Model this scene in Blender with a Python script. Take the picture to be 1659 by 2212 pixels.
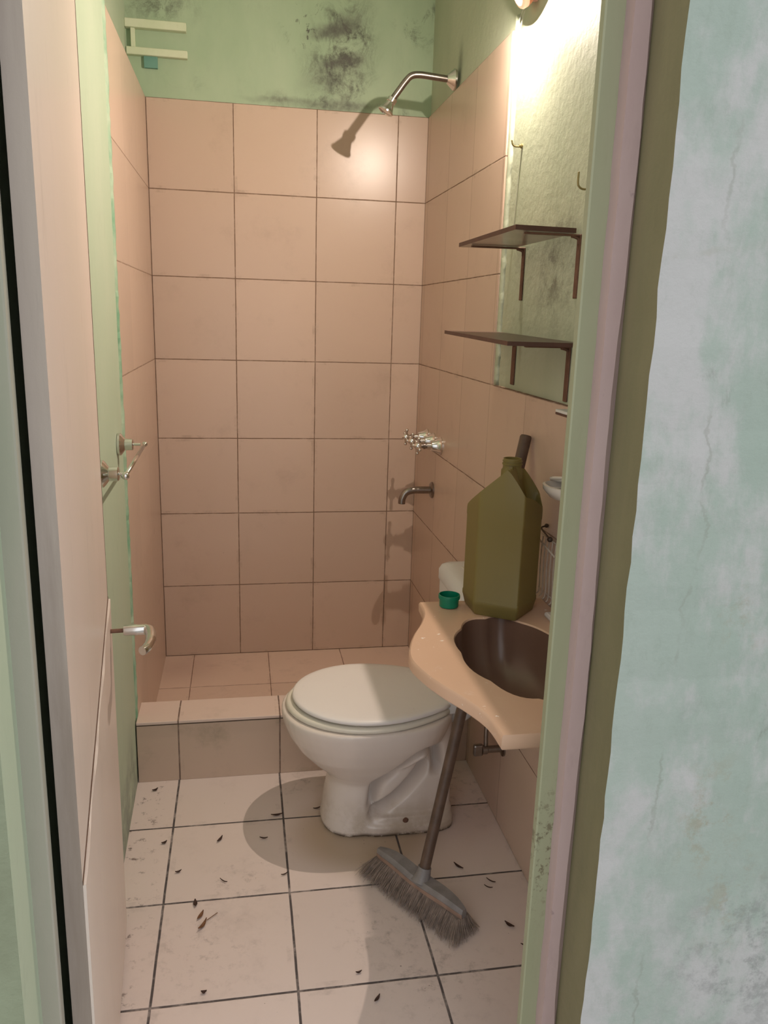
import bpy, bmesh, math, random
from mathutils import Vector, Matrix
random.seed(7)
D = bpy.data
sc = bpy.context.scene
C = sc.collection
for o in list(D.objects): D.objects.remove(o)

# ------------------------------------------------------------------ camera
cam = D.cameras.new('camera'); cam.sensor_fit = 'VERTICAL'; cam.sensor_height = 36; cam.sensor_width = 27
cam.lens = 28.228; cam.clip_start = 0.02
co = D.objects.new('camera', cam); C.objects.link(co)
CR, CU, CF = Vector((.98471, -.17172, .0292)), Vector((.01252, .23698, .97143)), Vector((.17374, .95622, -.23551))
co.matrix_world = Matrix(((CR[0], CU[0], -CF[0], .3153), (CR[1], CU[1], -CF[1], -3.1624), (CR[2], CU[2], -CF[2], 1.376), (0, 0, 0, 1)))
sc.camera = co

# ------------------------------------------------------------------ world, exposure
SKY = 1.35
LAMP = 19000
w = D.worlds.new('world'); sc.world = w; w.use_nodes = True
bg = w.node_tree.nodes['Background']; bg.inputs[0].default_value = (.97, .98, 1.0, 1); bg.inputs[1].default_value = SKY
vs = sc.view_settings
vs.view_transform = 'Standard'; vs.look = 'None'; vs.exposure = 0.0; vs.gamma = 1; vs.use_curve_mapping = False
LP = Vector((.972, -1.10, 2.125))       # the bulb of the wall lamp

# ------------------------------------------------------------------ node helpers
class NT:
    def __init__(s, name):
        s.m = D.materials.new(name); s.m.use_nodes = True
        s.t = s.m.node_tree; s.n = s.t.nodes; s.l = s.t.links
        s.b = s.n['Principled BSDF']; s.out = s.n['Material Output']
        s.tc = s.n.new('ShaderNodeTexCoord')
        s.P = s.tc.outputs['Object']
        s.xyz = None
    def put(s, sock, v):
        if hasattr(v, 'is_output'): s.l.new(v, sock)
        elif isinstance(v, (tuple, list)) and sock.type == 'RGBA': sock.default_value = tuple(v) + ((1,) if len(v) == 3 else ())
        else: sock.default_value = v
    def axis(s, i):
        if s.xyz is None:
            s.xyz = s.n.new('ShaderNodeSeparateXYZ'); s.l.new(s.P, s.xyz.inputs[0])
        return s.xyz.outputs[i]
    def math(s, op, a, b=0, c=None, clamp=False):
        k = s.n.new('ShaderNodeMath'); k.operation = op; k.use_clamp = clamp
        s.put(k.inputs[0], a); s.put(k.inputs[1], b)
        if c is not None: s.put(k.inputs[2], c)
        return k.outputs[0]
    def vmath(s, op, a, b):
        k = s.n.new('ShaderNodeVectorMath'); k.operation = op
        s.put(k.inputs[0], a); s.put(k.inputs[1], b)
        return k.outputs[1 if op in ('DISTANCE', 'LENGTH') else 0]
    def ramp(s, v, a, b, o0=0, o1=1):
        k = s.n.new('ShaderNodeMapRange'); k.interpolation_type = 'SMOOTHSTEP'
        for i, x in enumerate((v, a, b, o0, o1)): s.put(k.inputs[i], x)
        return k.outputs[0]
    def noise(s, scale, detail=4, rough=.55, stretch=(1, 1, 1), off=(0, 0, 0), dist=0):
        mp = s.n.new('ShaderNodeMapping'); s.l.new(s.P, mp.inputs[0])
        mp.inputs['Scale'].default_value = stretch; mp.inputs['Location'].default_value = off
        k = s.n.new('ShaderNodeTexNoise'); s.l.new(mp.outputs[0], k.inputs['Vector'])
        k.inputs['Scale'].default_value = scale; k.inputs['Detail'].default_value = detail
        k.inputs['Roughness'].default_value = rough; k.inputs['Distortion'].default_value = dist
        return k.outputs[0]
    def voro(s, scale, feature='F1', stretch=(1, 1, 1)):
        mp = s.n.new('ShaderNodeMapping'); s.l.new(s.P, mp.inputs[0]); mp.inputs['Scale'].default_value = stretch
        k = s.n.new('ShaderNodeTexVoronoi'); k.feature = feature
        s.l.new(mp.outputs[0], k.inputs['Vector']); k.inputs['Scale'].default_value = scale
        return k.outputs['Distance']
    def mix(s, f, a, b):
        k = s.n.new('ShaderNodeMix'); k.data_type = 'RGBA'
        s.put(k.inputs[0], f); s.put(k.inputs[6], a); s.put(k.inputs[7], b)
        return k.outputs[2]
    def bump(s, h, strength=.3, dist=.005, prev=None):
        k = s.n.new('ShaderNodeBump'); k.inputs['Strength'].default_value = strength; k.inputs['Distance'].default_value = dist
        s.put(k.inputs['Height'], h)
        if prev is not None: s.l.new(prev, k.inputs['Normal'])
        return k.outputs[0]
    def fin(s, col, rough=.5, nrm=None, metal=0, **kw):
        s.put(s.b.inputs['Base Color'], col); s.put(s.b.inputs['Roughness'], rough); s.put(s.b.inputs['Metallic'], metal)
        if nrm is not None: s.l.new(nrm, s.b.inputs['Normal'])
        for k, v in kw.items(): s.put(s.b.inputs[k.replace('_', ' ')], v)
        return s.m
    def near(s, p, r0, r1, scale=(1, 1, 1)):
        """1 inside r0 of p, 0 beyond r1 (a stain or painted patch of light with its own shape)"""
        d = s.vmath('SUBTRACT', s.P, tuple(p)); d = s.vmath('MULTIPLY', d, scale)
        return s.ramp(s.vmath('LENGTH', d, (0, 0, 0)), r1, r0)
    def line(s, ax, period, off, half, wob=.0012, seed=0):
        nz = s.noise(9, 3, .6, off=(seed, seed * 2, 0))
        v = s.math('ADD', s.axis(ax), s.math('MULTIPLY', s.math('SUBTRACT', nz, .5), wob * 2))
        v = s.math('SUBTRACT', v, off - 30 * period)
        d = s.math('PINGPONG', v, period / 2)
        return s.ramp(d, half + .0008, half - .0006)
    def cell(s, ax, period, off):
        return s.math('FLOOR', s.math('DIVIDE', s.math('SUBTRACT', s.axis(ax), off), period))

def simple(name, col, rough=.5, metal=0, var=.12, scale=20, bump=0, bscale=60, **kw):
    t = NT(name)
    dark = tuple(c * (1 - var * 2) for c in col); lite = tuple(min(1, c * (1 + var)) for c in col)
    c = t.mix(t.noise(scale, 5, .6), dark, lite)
    nr = t.bump(t.noise(bscale, 4), bump, .004) if bump else None
    return t.fin(c, rough, nr, metal, **kw)

T = .3
def tile(name, base, grout, u, v, hu=.0016, hv=.0016, fu=1., fv=1., rough=.3, extra=None, dirt=(.25, .17, .12), dirt_amt=.25, zmin=None):
    """u, v = (axis, offset) of the two families of joints; fu, fv = how dark each is"""
    t = NT(name)
    lu = t.math('MULTIPLY', t.line(u[0], T, u[1], hu, seed=1), fu)
    lv = t.math('MULTIPLY', t.line(v[0], T, v[1], hv, seed=3), fv)
    if zmin is not None: lv = t.math('MULTIPLY', lv, t.math('GREATER_THAN', t.axis(2), zmin))
    g = t.math('MAXIMUM', lu, lv)
    g2 = t.math('MULTIPLY', g, t.ramp(t.noise(16, 4, .7), .25, .55, .45, 1))
    cc = t.n.new('ShaderNodeCombineXYZ'); t.put(cc.inputs[0], t.cell(u[0], T, u[1])); t.put(cc.inputs[1], t.cell(v[0], T, v[1]))
    wn = t.n.new('ShaderNodeTexWhiteNoise'); t.l.new(cc.outputs[0], wn.inputs[0])
    b2 = tuple(c * .9 for c in base)
    col = t.mix(wn.outputs[0], base, b2)
    col = t.mix(t.math('MULTIPLY', t.noise(3.5, 5, .6), .45), col, tuple(c * k for c, k in zip(base, (.84, .80, .74))))
    smear = t.math('MULTIPLY', t.ramp(t.noise(5, 6, .72, off=(4, 2, 9)), .52, .8), dirt_amt)
    col = t.mix(smear, col, dirt)
    if extra: col = extra(t, col)
    # grime that gathers along the joints
    lu2 = t.line(u[0], T, u[1], hu * 7, .004, 5); lv2 = t.line(v[0], T, v[1], hv * 7, .004, 6)
    gr = t.math('MULTIPLY', t.math('MAXIMUM', t.math('MULTIPLY', lu2, fu), t.math('MULTIPLY', lv2, fv)), t.ramp(t.noise(14, 5, .7), .5, .75, 0, .4))
    col = t.mix(gr, col, dirt)
    col = t.mix(g2, col, grout)
    rg = t.mix(g2, (rough,) * 3, (.85,) * 3)
    nr = t.bump(t.math('SUBTRACT', 1, g), .5, .0015)
    nr = t.bump(t.noise(40, 2), .03, .004, nr)
    return t.fin(col, rg, nr)

# ------------------------------------------------------------------ materials
TB = (.63, .475, .38)
GRT = (.20, .125, .085)
def specks(t, col):
    s = t.math('MULTIPLY', t.ramp(t.voro(9), .03, .022), t.ramp(t.noise(3), .5, .56))
    return t.mix(s, col, (.06, .03, .02))
M = {}
M['tile_back'] = tile('tile_back', TB, GRT, (0, .0005), (2, 0), hu=.0017, hv=.0017, extra=specks)
M['tile_right'] = tile('tile_right', TB, GRT, (1, -.047), (2, 0), hu=.0012, fu=.55, extra=None)
M['tile_left'] = tile('tile_left', TB, GRT, (1, -.03), (2, 0), hu=.0010, fu=.12, fv=.7, zmin=1.0)
def floor_extra(t, col):
    bounce = t.near((.64, -1.25, 0), .12, .255, (1, 1.15, 1))  # yellowish bounced light around the toilet base, painted into the floor colour
    col = t.mix(t.math('MULTIPLY', bounce, .62), col, (.36, .25, .11))
    nz = t.noise(26, 6, .75)
    # black mould specks along the left wall
    lft = t.math('MULTIPLY', t.ramp(t.axis(0), .13, .03), t.ramp(nz, .55, .66))
    col = t.mix(t.math('MULTIPLY', lft, .85), col, (.10, .055, .045))
    for p, a, b in (((.62, -1.62, 0), .02, .16), ((.30, -1.40, 0), .02, .12), ((.47, -.98, 0), .02, .12), ((.22, -1.62, 0), .0, .2), ((.72, -1.75, 0), .03, .2), ((.98, -1.1, 0), .05, .2)):
        k = t.math('MULTIPLY', t.near(p, a, b), t.ramp(t.noise(30, 6, .75, off=(p[0] * 9, 0, 0)), .5, .72, 0, .5))
        col = t.mix(k, col, (.20, .16, .15))
    ring = t.math('MULTIPLY', t.near((.70, -1.17, 0), .17, .225, (1, 1.25, 1)), .0)
    d = t.ramp(t.voro(38), .045, .03); d = t.math('MULTIPLY', d, t.ramp(t.noise(5, 3), .5, .58))
    col = t.mix(d, col, (.07, .045, .035))
    d = t.ramp(t.voro(13), .035, .02); d = t.math('MULTIPLY', d, t.ramp(t.noise(4, 3, off=(3, 3, 3)), .48, .52))
    return t.mix(d, col, (.06, .035, .03))
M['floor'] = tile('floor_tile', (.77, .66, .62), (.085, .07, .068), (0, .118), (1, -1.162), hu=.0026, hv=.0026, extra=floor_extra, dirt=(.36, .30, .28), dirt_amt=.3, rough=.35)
M['shower_floor'] = tile('shower_floor_tile', (.72, .54, .44), (.22, .13, .09), (0, .114), (1, 0), hu=.0014, hv=.0014, dirt=(.3, .2, .16), dirt_amt=.5,
    extra=lambda t, c: t.mix(t.math('MULTIPLY', t.near((.08, -.12, 0), .0, .22), .35), c, (.33, .2, .17)))
M['curb'] = tile('curb_tile', (.62, .47, .37), (.17, .11, .085), (0, .12), (2, .55), hu=.0020, dirt=(.22, .19, .12), dirt_amt=.5)

M['curb_top'] = tile('curb_top_tile', (.75, .60, .53), (.17, .11, .085), (0, .12), (1, .55), hu=.0020, fv=0, dirt=(.3, .24, .18), dirt_amt=.25)
M['mortar'] = None
def paint(name, base, alt, sc_=3, stretch=(1, 1, .45), bump=.25, bscale=45, rough=.62, extra=None):
    t = NT(name)
    c = t.mix(t.ramp(t.noise(sc_, 6, .62, stretch), .3, .7), base, alt)
    c = t.mix(t.math('MULTIPLY', t.ramp(t.noise(sc_ * 5, 6, .7, stretch, (5, 1, 2)), .55, .8), .25), c, tuple(k * .6 for k in base))
    if extra: c = extra(t, c)
    nr = t.bump(t.noise(bscale, 6, .65), bump, .003)
    return t.fin(c, rough, nr)
G1, G2 = (.34, .455, .30), (.42, .52, .365)
def mould(t, col):
    fine = t.noise(75, 5, .8)
    for p, r0, r1, s, lo, hi, a in (((.70, 0, 2.335), .0, .16, (1, 1, .7), .40, .62, .85), ((.66, 0, 2.235), .0, .14, (.9, 1, 1.1), .42, .65, .8),
                                 ((.56, 0, 2.37), .0, .11, (1, 1, .9), .54, .62, .8), ((.60, 0, 2.125), .0, .20, (.75, 1, 4), .40, .7, .7),
                                 ((.72, 0, 2.17), .0, .17, (1, 1, 1.4), .46, .68, .5), ((.05, 0, 2.40), .0, .2, (1, 1, 2), .42, .6, .45), ((.98, 0, 2.42), 0, .14, (1, 1, 1), .5, .66, .6),
                                 ((.12, 0, 2.17), 0, .14, (1, 1, 2), .45, .8, .35), ((.86, 0, 2.11), 0, .14, (1, 1, 5), .4, .7, .6)):
        cl = t.ramp(t.noise(13, 5, .7, (1.0, 1, .65), (p[0] * 7, 0, p[2] * 3), .8), lo, hi)
        k = t.math('MULTIPLY', t.math('MULTIPLY', t.near(p, r0, r1, s), cl), a)
        k = t.math('MULTIPLY', k, t.ramp(fine, .36, .56, .45, 1))
        col = t.mix(t.math('MINIMUM', t.math('MULTIPLY', k, 1.6), .92), col, (.075, .075, .06))
    for p, ang, L, wd, am in (((.660, 2.365), 18, .125, .034, .80), ((.70, 2.385), 30, .09, .05, .5), ((.690, 2.262), 13, .115, .030, .75), ((.62, 2.21), 25, .12, .05, .35), ((.66, 2.118), 2, .22, .022, .6), ((.46, 2.125), 1, .15, .014, .4)):
        ca, sa = math.cos(math.radians(ang)), math.sin(math.radians(ang))
        dx = t.math('SUBTRACT', t.axis(0), p[0]); dz = t.math('SUBTRACT', t.axis(2), p[1])
        wob = t.math('MULTIPLY', t.math('SUBTRACT', t.noise(11, 4, .6, off=(p[1], 0, 0)), .5), .05)
        u_ = t.math('DIVIDE', t.math('ADD', t.math('MULTIPLY', dx, ca), t.math('MULTIPLY', dz, sa)), L)
        v_ = t.math('DIVIDE', t.math('ADD', t.math('ADD', t.math('MULTIPLY', dx, -sa), t.math('MULTIPLY', dz, ca)), wob), wd)
        r_ = t.math('SQRT', t.math('ADD', t.math('MULTIPLY', u_, u_), t.math('MULTIPLY', v_, v_)))
        k = t.math('MULTIPLY', t.ramp(r_, 1.15, .15), t.ramp(t.noise(60, 4, .7), .25, .6, .55, 1))
        col = t.mix(t.math('MULTIPLY', k, am), col, (.095, .09, .078))
    return col
M['green_back'] = paint('green_back', G1, G2, extra=mould, bump=.12)
def green_r(t, col):
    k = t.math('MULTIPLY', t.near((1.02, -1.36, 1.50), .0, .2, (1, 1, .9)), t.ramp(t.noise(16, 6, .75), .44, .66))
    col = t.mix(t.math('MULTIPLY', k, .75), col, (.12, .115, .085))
    k = t.math('MULTIPLY', t.near((1.02, -.40, 2.17), .0, .07, (1, 1.6, .7)), .7)
    return t.mix(k, col, (.12, .13, .09))
M['green_right'] = paint('green_right', (.40, .455, .33), (.47, .51, .385), bump=.55, bscale=38, extra=green_r)
def green_l(t, col):
    # damp, blackened foot of the wall
    k = t.math('MULTIPLY', t.ramp(t.axis(2), .30, .02), t.ramp(t.noise(9, 6, .7), .36, .62))
    return t.mix(t.math('MULTIPLY', k, .75), col, (.16, .17, .15))
M['green_left'] = paint('green_left', (.43, .53, .385), (.48, .56, .42), bump=.15, extra=green_l)
M['green_edge'] = paint('green_edge', (.17, .36, .22), (.46, .55, .40), 26, (1, 1, .35), .5)
M['green_frame'] = paint('green_frame', (.285, .295, .18), (.335, .345, .225), 4, (1, 1, .2), .1, rough=.45,
    extra=lambda t, c: t.mix(t.math('MULTIPLY', t.near((.765, -2.17, .60), .0, .09, (1, 1, .55)), t.ramp(t.noise(60, 5, .8), .52, .6)), c, (.14, .12, .07)))
M['olive'] = paint('olive_reveal', (.15, .14, .07), (.20, .18, .095), 7, (1, 1, .25), .3)
def pinkx(t, c):
    k = t.ramp(t.noise(22, 6, .75, (1, 1, .5)), .62, .72)
    return t.mix(t.math('MULTIPLY', k, .6), c, (.16, .11, .12))
M['pink'] = paint('pink_stop', (.43, .31, .295), (.48, .36, .34), 6, (1, 1, .3), .15, extra=pinkx)
M['pink_dirty'] = paint('frame_grey_green', (.35, .36, .285), (.42, .39, .33), 9, (1, 1, .12), .15)
def outer(t, c):
    pt = t.math('ADD', t.math('MULTIPLY', t.noise(3.0, 8, .62, (1, 1, .5), (2, 0, 7), .4), .72), t.math('MULTIPLY', t.noise(17, 6, .7, (1, 1, .6), (4, 1, 7)), .28))
    c = t.mix(t.math('MULTIPLY', t.ramp(pt, .455, .565), .85), c, (.43, .42, .418))
    c = t.mix(t.math('MULTIPLY', t.ramp(t.noise(42, 6, .8, (1, 1, .4)), .5, .75), .3), c, (.21, .26, .21))
    d = t.math('MULTIPLY', t.ramp(t.noise(9, 8, .8, (1, 1, .7), (1, 5, 3), .4), .60, .74), .5)
    c = t.mix(d, c, (.15, .16, .13))
    k = t.math('MULTIPLY', t.near((1.04, -2.3, .50), .02, .22), t.ramp(t.noise(22, 6, .75), .46, .64))
    c = t.mix(t.math('MULTIPLY', k, .6), c, (.17, .18, .17))
    for p, r1, a_ in (((.93, -2.3, .73), .11, .55), ((.94, -2.3, 1.02), .10, .3), ((.98, -2.3, .60), .12, .4)):
        k = t.math('MULTIPLY', t.near(p, .0, r1, (1.6, 1, .8)), t.ramp(t.noise(26, 6, .75, off=(p[2] * 9, 0, 0)), .5, .64))
        c = t.mix(t.math('MULTIPLY', k, a_), c, (.27, .23, .15))
    # a long crack and a horizontal joint line
    v = t.math('ADD', t.axis(2), t.math('MULTIPLY', t.noise(7, 5, .7), .05))
    v = t.math('SUBTRACT', v, t.math('MULTIPLY', t.axis(0), .18))
    ln = t.ramp(t.math('ABSOLUTE', t.math('SUBTRACT', v, 1.335)), .005, .001)
    c = t.mix(t.math('MULTIPLY', ln, t.ramp(t.noise(20, 4), .45, .7, .05, .4)), c, (.28, .28, .21))
    u = t.math('SUBTRACT', t.axis(0), t.math('MULTIPLY', t.noise(5, 6, .7, (1, 1, 1), (9, 9, 9)), .10))
    ln = t.ramp(t.math('ABSOLUTE', t.math('SUBTRACT', u, .805)), .004, .0008)
    ln = t.math('MULTIPLY', ln, t.ramp(t.noise(6, 4, .6, off=(1, 7, 1)), .48, .6))
    return t.mix(t.math('MULTIPLY', ln, .35), c, (.20, .21, .17))
M['outer'] = paint('outer_plaster', (.275, .34, .292), (.32, .37, .33), 2.5, (1, 1, .5), .7, 30, .8, outer)
M['outer_left'] = paint('outer_plaster_left', (.19, .21, .135), (.25, .285, .19), 5, (1, 1, .8), .8, 40, .85)
M['ceiling'] = paint('ceiling_white', (.62, .66, .58), (.68, .7, .62), 2)
M['concrete'] = paint('yard_concrete', (.36, .35, .33), (.42, .41, .39), 4, (1, 1, 1), .4)
def doorx(t, c):
    k = t.math('MULTIPLY', t.ramp(t.noise(20, 6, .7, (1, 1, .15)), .6, .75), .35)
    return t.mix(k, c, (.42, .30, .25))
M['door'] = paint('door_paint', (.71, .61, .535), (.75, .63, .56), 3, (1, 1, .25), .06, rough=.38, extra=doorx)
M['door_edge'] = paint('door_edge', (.29, .235, .195), (.45, .385, .335), 14, (1, 1, .08), .15)
M['mortar'] = simple('mortar', (.12, .085, .06), .9, 0, .35, 40)
M['dark_gap'] = simple('dark_gap', (.012, .014, .01), .9)
M['wood_raw'] = simple('raw_wood', (.16, .085, .05), .7, var=.3, scale=40)
M['chrome'] = simple('chrome', (.74, .73, .70), .16, 1, .08, 30)
M['chrome_dull'] = simple('chrome_dull', (.34, .30, .27), .3, 1, .25, 40)
M['rust'] = simple('rusty_steel', (.20, .10, .065), .65, .35, .3, 50, .3)
M['iron_brown'] = simple('brown_shelf', (.13, .075, .06), .35, 0, .2, 15)
M['shelf_edge'] = simple('shelf_edge', (.10, .04, .028), .5, 0, .25, 30)
M['shelf_under'] = simple('shelf_under', (.42, .33, .27), .25, 0, .2, 10)
M['white'] = simple('white_plastic', (.70, .70, .69), .35, 0, .05, 6)
M['cer'] = simple('white_ceramic', (.72, .68, .62), .12, 0, .06, 5)
def toiletx():
    t = NT('toilet_ceramic')
    c = t.mix(t.noise(4, 4), (.74, .665, .61), (.69, .61, .55))
    k = t.math('MULTIPLY', t.ramp(t.axis(2), .14, .0), t.ramp(t.noise(9, 6, .7), .40, .62))   # grimy foot
    c = t.mix(t.math('MULTIPLY', k, .55), c, (.36, .28, .17))
    k = t.math('MULTIPLY', t.ramp(t.axis(2), .016, .002), t.ramp(t.noise(30, 6, .7), .38, .5))
    c = t.mix(k, c, (.10, .07, .05))
    k = t.near((.645, -1.275, .145), .0, .018, (1, 1, .6))
    c = t.mix(t.math('MULTIPLY', k, .7), c, (.42, .28, .12))
    return t.fin(c, .18)
M['toilet'] = toiletx()
def lidx():
    t = NT('toilet_lid_plastic')
    c = t.mix(t.noise(5, 5), (.76, .72, .70), (.82, .78, .75))
    k = t.ramp(t.noise(17, 6, .75), .62, .8, 0, .45); c = t.mix(k, c, (.28, .26, .25))
    s = t.math('MULTIPLY', t.ramp(t.voro(20), .05, .03), t.ramp(t.noise(6), .5, .55)); c = t.mix(s, c, (.08, .07, .06))
    return t.fin(c, .4)
M['lid'] = lidx()
M['seat'] = simple('seat_plastic', (.74, .70, .60), .32, 0, .06, 6)
def counterx():
    t = NT('counter_resin')
    c = t.mix(t.noise(6, 5), (.60, .385, .26), (.66, .45, .32))
    sw = t.ramp(t.noise(14, 7, .7, (1, .6, 1), dist=1.5), .58, .75, 0, .5); c = t.mix(sw, c, (.72, .60, .52))
    d = t.ramp(t.noise(55, 3, .6, (1, 1, 1), (3, 3, 3)), .655, .70); c = t.mix(t.math('MULTIPLY', d, t.ramp(t.noise(9), .42, .55)), c, (.88, .82, .77))
    return t.fin(c, .3)
M['counter'] = counterx()
def basinx():
    t = NT('basin_resin')
    c = t.mix(t.noise(5, 6, .65), (.13, .072, .05), (.18, .105, .075))
    return t.fin(c, .3)
M['basin'] = basinx()
def jarx():
    t = NT('jerrycan_plastic')
    c = t.mix(t.noise(4, 4), (.275, .215, .068), (.33, .27, .095))
    t.fin(c, .38, None)
    tr = t.n.new('ShaderNodeBsdfTranslucent'); tr.inputs[0].default_value = (.36, .31, .11, 1)
    ms = t.n.new('ShaderNodeMixShader'); ms.inputs[0].default_value = .35
    t.l.new(t.b.outputs[0], ms.inputs[1]); t.l.new(tr.outputs[0], ms.inputs[2]); t.l.new(ms.outputs[0], t.out.inputs[0])
    return t.m
M['jar'] = jarx()
M['cap'] = simple('green_cap', (.0, .20, .11), .35, 0, .1, 30)
M['broom_stick'] = simple('broom_stick', (.13, .08, .055), .5, 0, .35, 30, .2)
M['broom_block'] = simple('broom_block', (.26, .24, .235), .4, 0, .3, 30, .2)
M['block_edge'] = simple('broom_block_edge', (.38, .25, .19), .5, 0, .3, 30)
M['hair'] = simple('bristle', (.33, .255, .21), .8, 0, .4, 60)
M['leaf'] = simple('dead_leaf', (.055, .022, .014), .7, 0, .4, 200)
M['leaf_tan'] = simple('dead_leaf_tan', (.20, .085, .035), .7, 0, .4, 200)
M['wire'] = simple('white_coated_wire', (.62, .52, .42), .45, 0, .2, 60)
M['dark_wire'] = simple('dark_wire', (.10, .07, .05), .5, .5)
M['brass'] = simple('brass_hook', (.36, .29, .13), .4, .7, .2, 60)
M['cream'] = paint('cream_paint', (.62, .68, .48), (.68, .72, .54), 12, (1, 1, 1), .1,
    extra=lambda t, c: t.mix(t.math('MULTIPLY', t.near((.085, -.02, 2.245), .003, .022, (1.5, .3, .8)), t.ramp(t.noise(50, 5), .4, .55)), c, (.22, .11, .03)))
M['teal'] = paint('teal_shade', (.13, .29, .24), (.16, .33, .27), 12)  # colour of the shadow below the vent slats
M['lamp_pink'] = simple('lamp_holder', (.62, .38, .33), .6, 0, .2, 60, .4)
M['cobweb'] = simple('cobweb', (.75, .74, .68), .9, Alpha=.45)
def shadex():
    t = NT('peach_glass')
    t.fin((.80, .45, .30), .3)
    tr = t.n.new('ShaderNodeBsdfTranslucent'); tr.inputs[0].default_value = (.85, .48, .30, 1)
    ms = t.n.new('ShaderNodeMixShader'); ms.inputs[0].default_value = .45
    t.l.new(t.b.outputs[0], ms.inputs[1]); t.l.new(tr.outputs[0], ms.inputs[2]); t.l.new(ms.outputs[0], t.out.inputs[0])
    return t.m
M['shade'] = shadex()
t = NT('diffuser_glow'); t.fin((.8, .5, .36), .4, Emission_Color=(1., .62, .42), Emission_Strength=.55); M['dome'] = t.m
t = NT('bulb_glow'); t.fin((.9, .8, .7), .4, Emission_Color=(1., .83, .70), Emission_Strength=LAMP); M['bulb'] = t.m

# ------------------------------------------------------------------ object helpers
LOC = {}
def obj(name, bm, mat, parent=None, smooth=False, flip=False, auto=None):
    me = D.meshes.new(name)
    bmesh.ops.recalc_face_normals(bm, faces=bm.faces[:])
    loc = LOC.get(parent.name, Vector()) if parent is not None else Vector()
    if loc.length: bmesh.ops.translate(bm, verts=bm.verts[:], vec=-loc)
    bm.to_mesh(me); bm.free()
    if smooth:
        for p in me.polygons: p.use_smooth = True
        if auto is not None: me.set_sharp_from_angle(angle=math.radians(auto))
    for m in (mat if isinstance(mat, (list, tuple)) else [mat]): me.materials.append(M[m])
    o = D.objects.new(name, me); C.objects.link(o)
    if parent is not None: o.parent = parent; LOC[o.name] = loc
    else: LOC[o.name] = Vector()
    return o
def tag(o, label=None, cat=None, group=None, kind=None):
    if label: o['label'] = label
    if cat: o['category'] = cat
    if group: o['group'] = group
    if kind: o['kind'] = kind
    return o
def thing(name, loc, label, cat, group=None):
    o = D.objects.new(name, None); C.objects.link(o); o.location = loc; o.empty_display_size = .05
    LOC[o.name] = Vector(loc)
    return tag(o, label, cat, group)
def struct(name, bm, mat, label, cat, smooth=False):
    return tag(obj(name, bm, mat, smooth=smooth), label, cat, kind='structure')
def rebase(o, p):
    """put the origin of a one-mesh thing at its base"""
    p = Vector(p); o.data.transform(Matrix.Translation(-p)); o.location = p; LOC[o.name] = p; return o

def box(bm, a, b, bev=0, seg=2, mi=0):
    r = bmesh.ops.create_cube(bm, size=1)
    vs_ = r['verts']
    for v in vs_:
        v.co = Vector((a[i] + (v.co[i] + .5) * (b[i] - a[i]) for i in range(3)))
    fs = list({f for v in vs_ for f in v.link_faces})
    for f in fs: f.material_index = mi
    if bev:
        es = list({e for v in vs_ for e in v.link_edges})
        bmesh.ops.bevel(bm, geom=es, offset=bev, segments=seg, profile=.5, affect='EDGES')
    return fs
def BX(a, b, bev=0, seg=2):
    bm = bmesh.new(); box(bm, a, b, bev, seg); return bm
def frame(d):
    d = Vector(d).normalized(); up = Vector((0, 0, 1)) if abs(d.z) < .95 else Vector((1, 0, 0))
    a = d.cross(up).normalized(); return a, a.cross(d).normalized()
def spline(pts, n=8):
    P = [Vector(p) for p in pts]; out = []
    for i in range(len(P) - 1):
        p0, p1, p2, p3 = P[max(i - 1, 0)], P[i], P[i + 1], P[min(i + 2, len(P) - 1)]
        for k in range(n):
            t_ = k / n
            out.append(.5 * ((2 * p1) + (p2 - p0) * t_ + (2 * p0 - 5 * p1 + 4 * p2 - p3) * t_ ** 2 + (3 * p1 - p0 - 3 * p2 + p3) * t_ ** 3))
    out.append(P[-1]); return out
def tube(bm, pts, r, seg=12, cap=True):
    P = [Vector(p) for p in pts]; n = len(P)
    R_ = r if isinstance(r, (list, tuple)) else [r] * n
    a = None; rings = []
    for i in range(n):
        d = (P[min(i + 1, n - 1)] - P[max(i - 1, 0)]).normalized()
        if a is None: a, _ = frame(d)
        a = (a - d * a.dot(d)).normalized(); b = d.cross(a)
        rings.append([bm.verts.new(P[i] + (a * math.cos(q) + b * math.sin(q)) * R_[i]) for q in [2 * math.pi * k / seg for k in range(seg)]])
    loft(bm, rings, cap)
def loft(bm, rings, cap=True, closed=True):
    for A, B in zip(rings, rings[1:]):
        n = len(A)
        for k in range(n if closed else n - 1): bm.faces.new((A[k], A[(k + 1) % n], B[(k + 1) % n], B[k]))
    if cap:
        bm.faces.new(rings[0][::-1]); bm.faces.new(rings[-1])
def lathe(bm, c, d, prof, seg=24, cap=True):
    """prof: (distance along d, radius)"""
    c = Vector(c); d = Vector(d).normalized(); a, b = frame(d)
    rings = [[bm.verts.new(c + d * h + (a * math.cos(q) + b * math.sin(q)) * max(r, .0002)) for q in [2 * math.pi * k / seg for k in range(seg)]] for h, r in prof]
    loft(bm, rings, cap)
def LA(c, d, prof, seg=24, cap=True):
    bm = bmesh.new(); lathe(bm, c, d, prof, seg, cap); return bm
def TU(pts, r, seg=12):
    bm = bmesh.new(); tube(bm, pts, r, seg); return bm
def ball(bm, c, r, sub=2):
    q = bmesh.ops.create_icosphere(bm, subdivisions=sub, radius=r); bmesh.ops.translate(bm, verts=q['verts'], vec=Vector(c))
def poly(bm, pts, z0, z1):
    A = [bm.verts.new((p[0], p[1], z0)) for p in pts]; B = [bm.verts.new((p[0], p[1], z1)) for p in pts]
    loft(bm, [A, B])
def ss(a, b, v):
    t_ = min(1, max(0, (v - a) / (b - a))); return t_ * t_ * (3 - 2 * t_)
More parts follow.
